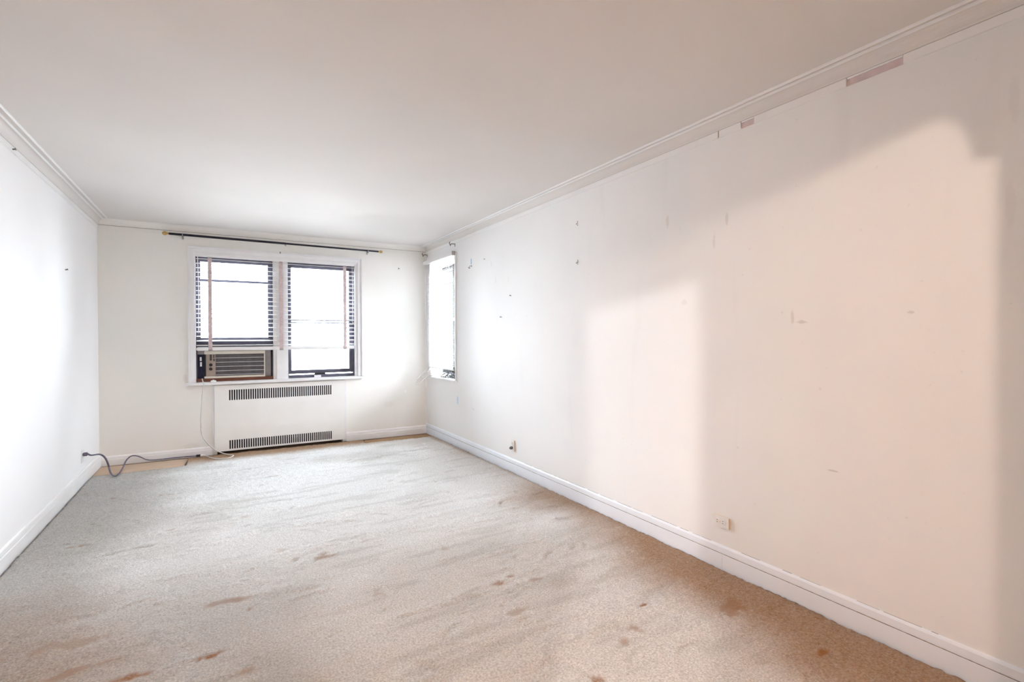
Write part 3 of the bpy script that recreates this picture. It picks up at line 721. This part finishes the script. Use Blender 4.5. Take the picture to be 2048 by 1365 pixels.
# drag ridges and dents
ang = .06
U = X*math.cos(ang)+Y*math.sin(ang)*.6; V = -X*math.sin(ang)+Y*math.cos(ang)
rid = sstep(fbm(U, V, 1.6, 21, 4, 5.0), .56, .66)
Z += .004*rid
lst = [(-.059, 2.586, .07, .022, 1.0), (-.323, 2.585, .06, .03, 1.0), (.105, 2.387, .03, .02, .4), (-.824, 5.558, .03, .02, .7), (-.841, 4.381, .06, .015, .7), (-.32, 4.417, .03, .018, .5),
       (-.833, 4.052, .04, .014, .9), (.549, 3.377, .07, .035, .7), (.017, 3.067, .08, .03, .6), (.326, 3.631, .06, .03, .35), (-.39, 5.417, .06, .03, .45), (.467, 5.609, .06, .03, .4), (.155, 4.452, .05, .025, .4),
       (.127, 2.921, .02, .03, .7), (-.843, 4.853, .018, .012, .8), (1.885, 1.934, .034, .016, 1.5), (1.357, 2.516, .05, .018, .8), (1.464, 2.552, .03, .014, .8), (1.557, 2.447, .06, .02, .5), (1.704, 1.807, .03, .05, .6),
       (1.309, 1.603, .05, .03, .9), (1.272, 3.141, .02, .06, .3), (.725, 2.749, .05, .05, .35), (1.297, 2.208, .05, .03, .5), (1.599, 1.754, .05, .03, .6), (2.295, 1.246, .05, .014, 1.5), (2.277, 1.694, .12, .06, .6), (-.62, 3.0, .2, .05, .35), (-.55, 2.75, .14, .04, .5)]
stain = np.zeros_like(X)
fn = fbm(X, Y, 24, 33, 3)
for cx_, cy_, ra, rb, am in lst:
    d = np.sqrt(((X-cx_)/(ra*.8))**2+((Y-cy_)/(rb*.85))**2)+2.6*(fn-.5)
    stain = np.maximum(stain, am*(1-sstep(d, .55, 1.25)))
Z -= .003*np.clip(stain, 0, 1)
ln = fbm(X, Y, 1.1, 41, 4); l2 = fbm(U, V, 1.3, 51, 4, 3.0)
wear = sstep(X+.45*(ln-.5)+.30*(l2-.5), 2.0, 2.5)*(.25+.75*sstep(5.0-Y+1.2*(ln-.5), 0, 1.6))
wear = np.maximum(wear, sstep(X-.5*(Y-1.2)+.8*(ln-.5)+.6*(l2-.5), 1.8, 2.55)*.95)
wear = np.maximum(wear, .42*sstep(3.75-Y-.35*(X+.6)+.8*(l2-.5), 0, .8)*sstep(-.15-X+.5*(ln-.5), 0, .5))
dirt_shade = np.maximum(.9*sstep(-.02-X+.6*(ln-.5)+.3*(l2-.5), 0, .75), .75*sstep(.55-X+.25*(3.3-Y)+.7*(ln-.5)+.4*(l2-.5), 0, .7)*sstep(4.2-Y, 0, 1.4))  # dimmer light on the left of the floor, painted into the pile as grey
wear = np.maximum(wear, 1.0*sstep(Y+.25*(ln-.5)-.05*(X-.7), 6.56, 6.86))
wear = np.maximum(wear, .75*sstep(X+.10*(ln-.5), XR-.16, XR-.03))
grey = sstep(fbm(U, V, .55, 61, 4, 1.6), .42, .62)
streak = .32*sstep(fbm(U+.25*fbm(X, Y, 2, 7, 2), V, 2.6, 81, 5, 5.0), .56, .74)
streak = np.maximum(streak, dirt_shade)
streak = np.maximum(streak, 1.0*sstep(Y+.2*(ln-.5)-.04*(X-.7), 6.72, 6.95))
# crescent scuffs where furniture and shoes dragged the pile
for k in range(150):
    px_, py_ = rs.uniform(XL+.1, XR-.1), rs.uniform(.9, 6.4)
    a0 = rs.normal(.25, .5); rad = rs.uniform(.05, .22); ln_ = rs.uniform(.25, .9); wd = rs.uniform(.008, .016); am = rs.uniform(.3, 1.0)
    i0, i1 = np.searchsorted(gx, (px_-.3, px_+.3)); j0, j1 = np.searchsorted(gy, (py_-.3, py_+.3))
    cxx, cyy = px_+rad*math.sin(a0), py_-rad*math.cos(a0)
    dx, dy = X[i0:i1, j0:j1]-cxx, Y[i0:i1, j0:j1]-cyy
    rr_ = np.hypot(dx, dy); th = np.abs((np.arctan2(dy, dx)-(a0+math.pi/2)+math.pi) % (2*math.pi)-math.pi)
    f_ = np.exp(-((rr_-rad)/wd)**2)*(1-sstep(th, ln_*.4, ln_))*am
    Z[i0:i1, j0:j1] -= .006*f_; Z[i0:i1, j0:j1] += .005*am*np.exp(-((rr_-rad-.022)/wd)**2)*(1-sstep(th, ln_*.4, ln_))
    streak[i0:i1, j0:j1] = np.maximum(streak[i0:i1, j0:j1], .55*f_)
for a in (wear, grey, streak, stain): np.clip(a, 0, 1.5, out=a)
nx, ny = X.shape
idx = np.arange(nx*ny).reshape(nx, ny)
keep = ~(cut[:-1, :-1] | cut[1:, :-1] | cut[:-1, 1:] | cut[1:, 1:])
quads = np.stack([idx[:-1, :-1], idx[1:, :-1], idx[1:, 1:], idx[:-1, 1:]], -1)[keep]
used = np.unique(quads); remap = -np.ones(nx*ny, int); remap[used] = np.arange(len(used))
co = np.stack([Xw.ravel(), Y.ravel(), Z.ravel()], 1)[used]
quads = remap[quads]
me = bpy.data.meshes.new('carpet')
me.vertices.add(len(co)); me.vertices.foreach_set('co', co.ravel())
me.loops.add(quads.size); me.loops.foreach_set('vertex_index', quads.ravel().astype(np.int32))
me.polygons.add(len(quads)); me.polygons.foreach_set('loop_start', np.arange(0, quads.size, 4, dtype=np.int32))
me.update(calc_edges=True)
at = me.color_attributes.new('soil_shade', 'FLOAT_COLOR', 'POINT')
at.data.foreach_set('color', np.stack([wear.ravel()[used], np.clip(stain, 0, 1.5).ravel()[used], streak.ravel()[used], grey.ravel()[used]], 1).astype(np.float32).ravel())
me.shade_smooth()
carpet = bpy.data.objects.new('carpet', me); COL.objects.link(carpet)
sol = carpet.modifiers.new('thickness', 'SOLIDIFY'); sol.thickness = .005; sol.offset = -1
tag(carpet, 'worn beige wall-to-wall carpet with brown stains, cut back at the corners', 'carpet')
m, nt, b = mat_base('worn_carpet_pile', (.5, .46, .4), .95, 0, .05)
N, L = nt.nodes.new, nt.links.new
va = N('ShaderNodeVertexColor'); va.layer_name = 'soil_shade'
sp = N('ShaderNodeSeparateColor'); L(va.outputs['Color'], sp.inputs[0])
tc = N('ShaderNodeTexCoord')
def cnoise(s, d=3, r=.6):
    n = N('ShaderNodeTexNoise'); n.inputs['Scale'].default_value = s; n.inputs['Detail'].default_value = d; n.inputs['Roughness'].default_value = r
    L(tc.outputs['Object'], n.inputs['Vector']); return n.outputs['Fac']
def cmix(f, a, c):
    x = N('ShaderNodeMix'); x.data_type = 'RGBA'; L(f, x.inputs[0])
    for k, v in ((6, a), (7, c)):
        if isinstance(v, tuple): x.inputs[k].default_value = (*v, 1)
        else: L(v, x.inputs[k])
    return x.outputs[2]
def cm(op, a, c):
    x = N('ShaderNodeMath'); x.operation = op
    for k, v in ((0, a), (1, c)):
        if isinstance(v, (int, float)): x.inputs[k].default_value = v
        else: L(v, x.inputs[k])
    x.use_clamp = True
    return x.outputs[0]
fine = cnoise(105, 4, .75); med = cnoise(45, 3)
col = cmix(va.outputs['Alpha'], (.67, .66, .64), (.79, .795, .79))
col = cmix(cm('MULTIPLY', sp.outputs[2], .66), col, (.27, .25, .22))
col = cmix(cm('MULTIPLY', sp.outputs[0], cm('ADD', .62, cm('MULTIPLY', med, .5))), col, (.33, .20, .112))
gr = cm('MULTIPLY', cm('SUBTRACT', fine, .42), 6.0)
col = cmix(cm('MULTIPLY', sp.outputs[1], cm('ADD', .35, gr)), col, (.30, .135, .05))
hs = N('ShaderNodeMix'); hs.data_type = 'RGBA'; hs.blend_type = 'MULTIPLY'; hs.inputs[0].default_value = 1.0
rr = N('ShaderNodeMapRange'); rr.inputs['From Min'].default_value = .32; rr.inputs['From Max'].default_value = .68; rr.inputs['To Min'].default_value = .64; rr.inputs['To Max'].default_value = 1.28
L(fine, rr.inputs['Value']); L(col, hs.inputs[6]); L(rr.outputs[0], hs.inputs[7])
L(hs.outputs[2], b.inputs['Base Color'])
bp = N('ShaderNodeBump'); bp.inputs['Strength'].default_value = .8; bp.inputs['Distance'].default_value = .008
L(cm('ADD', cm('MULTIPLY', fine, .6), cm('MULTIPLY', med, .4)), bp.inputs['Height']); L(bp.outputs[0], b.inputs['Normal'])
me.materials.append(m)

# bare plywood strips where the carpet was cut back
for nm, mt_, poly, lab in (('plywood_strip', 'ply', [(-1.13, 6.40), (-.36, 6.50), (-.325, 6.98), (-1.13, 7.01)], 'pale bare plywood strip exposed in the left back corner'),
                           ('plywood_strip', 'ply_dark', [(1.62, 6.62), (2.59, 6.56), (2.595, 6.99), (1.70, 6.975)], 'brown stained plywood strip exposed in the right back corner')):
    tag(MB().prism(poly, 2, ZF, ZF+.0015).build(nm, mt_), lab, 'floorboard')
# paint flakes on the carpet
for k, (x, y, lab) in enumerate(((2.284, 6.254, 'larger white paint flake on the carpet near the narrow window'), (2.253, 6.098, 'smaller white paint flake on the carpet nearest the narrow window'))):
    s = .022 if k == 0 else .016
    pl = [(x+s*math.cos(a)*(1+.35*math.sin(3*a+k))*1.2, y+s*1.5*math.sin(a)) for a in [2*math.pi*i/8 for i in range(8)]]
    tag(MB().prism(pl, 2, .003, .008).build('paint_flake', 'white_chip'), lab, 'paint flake')
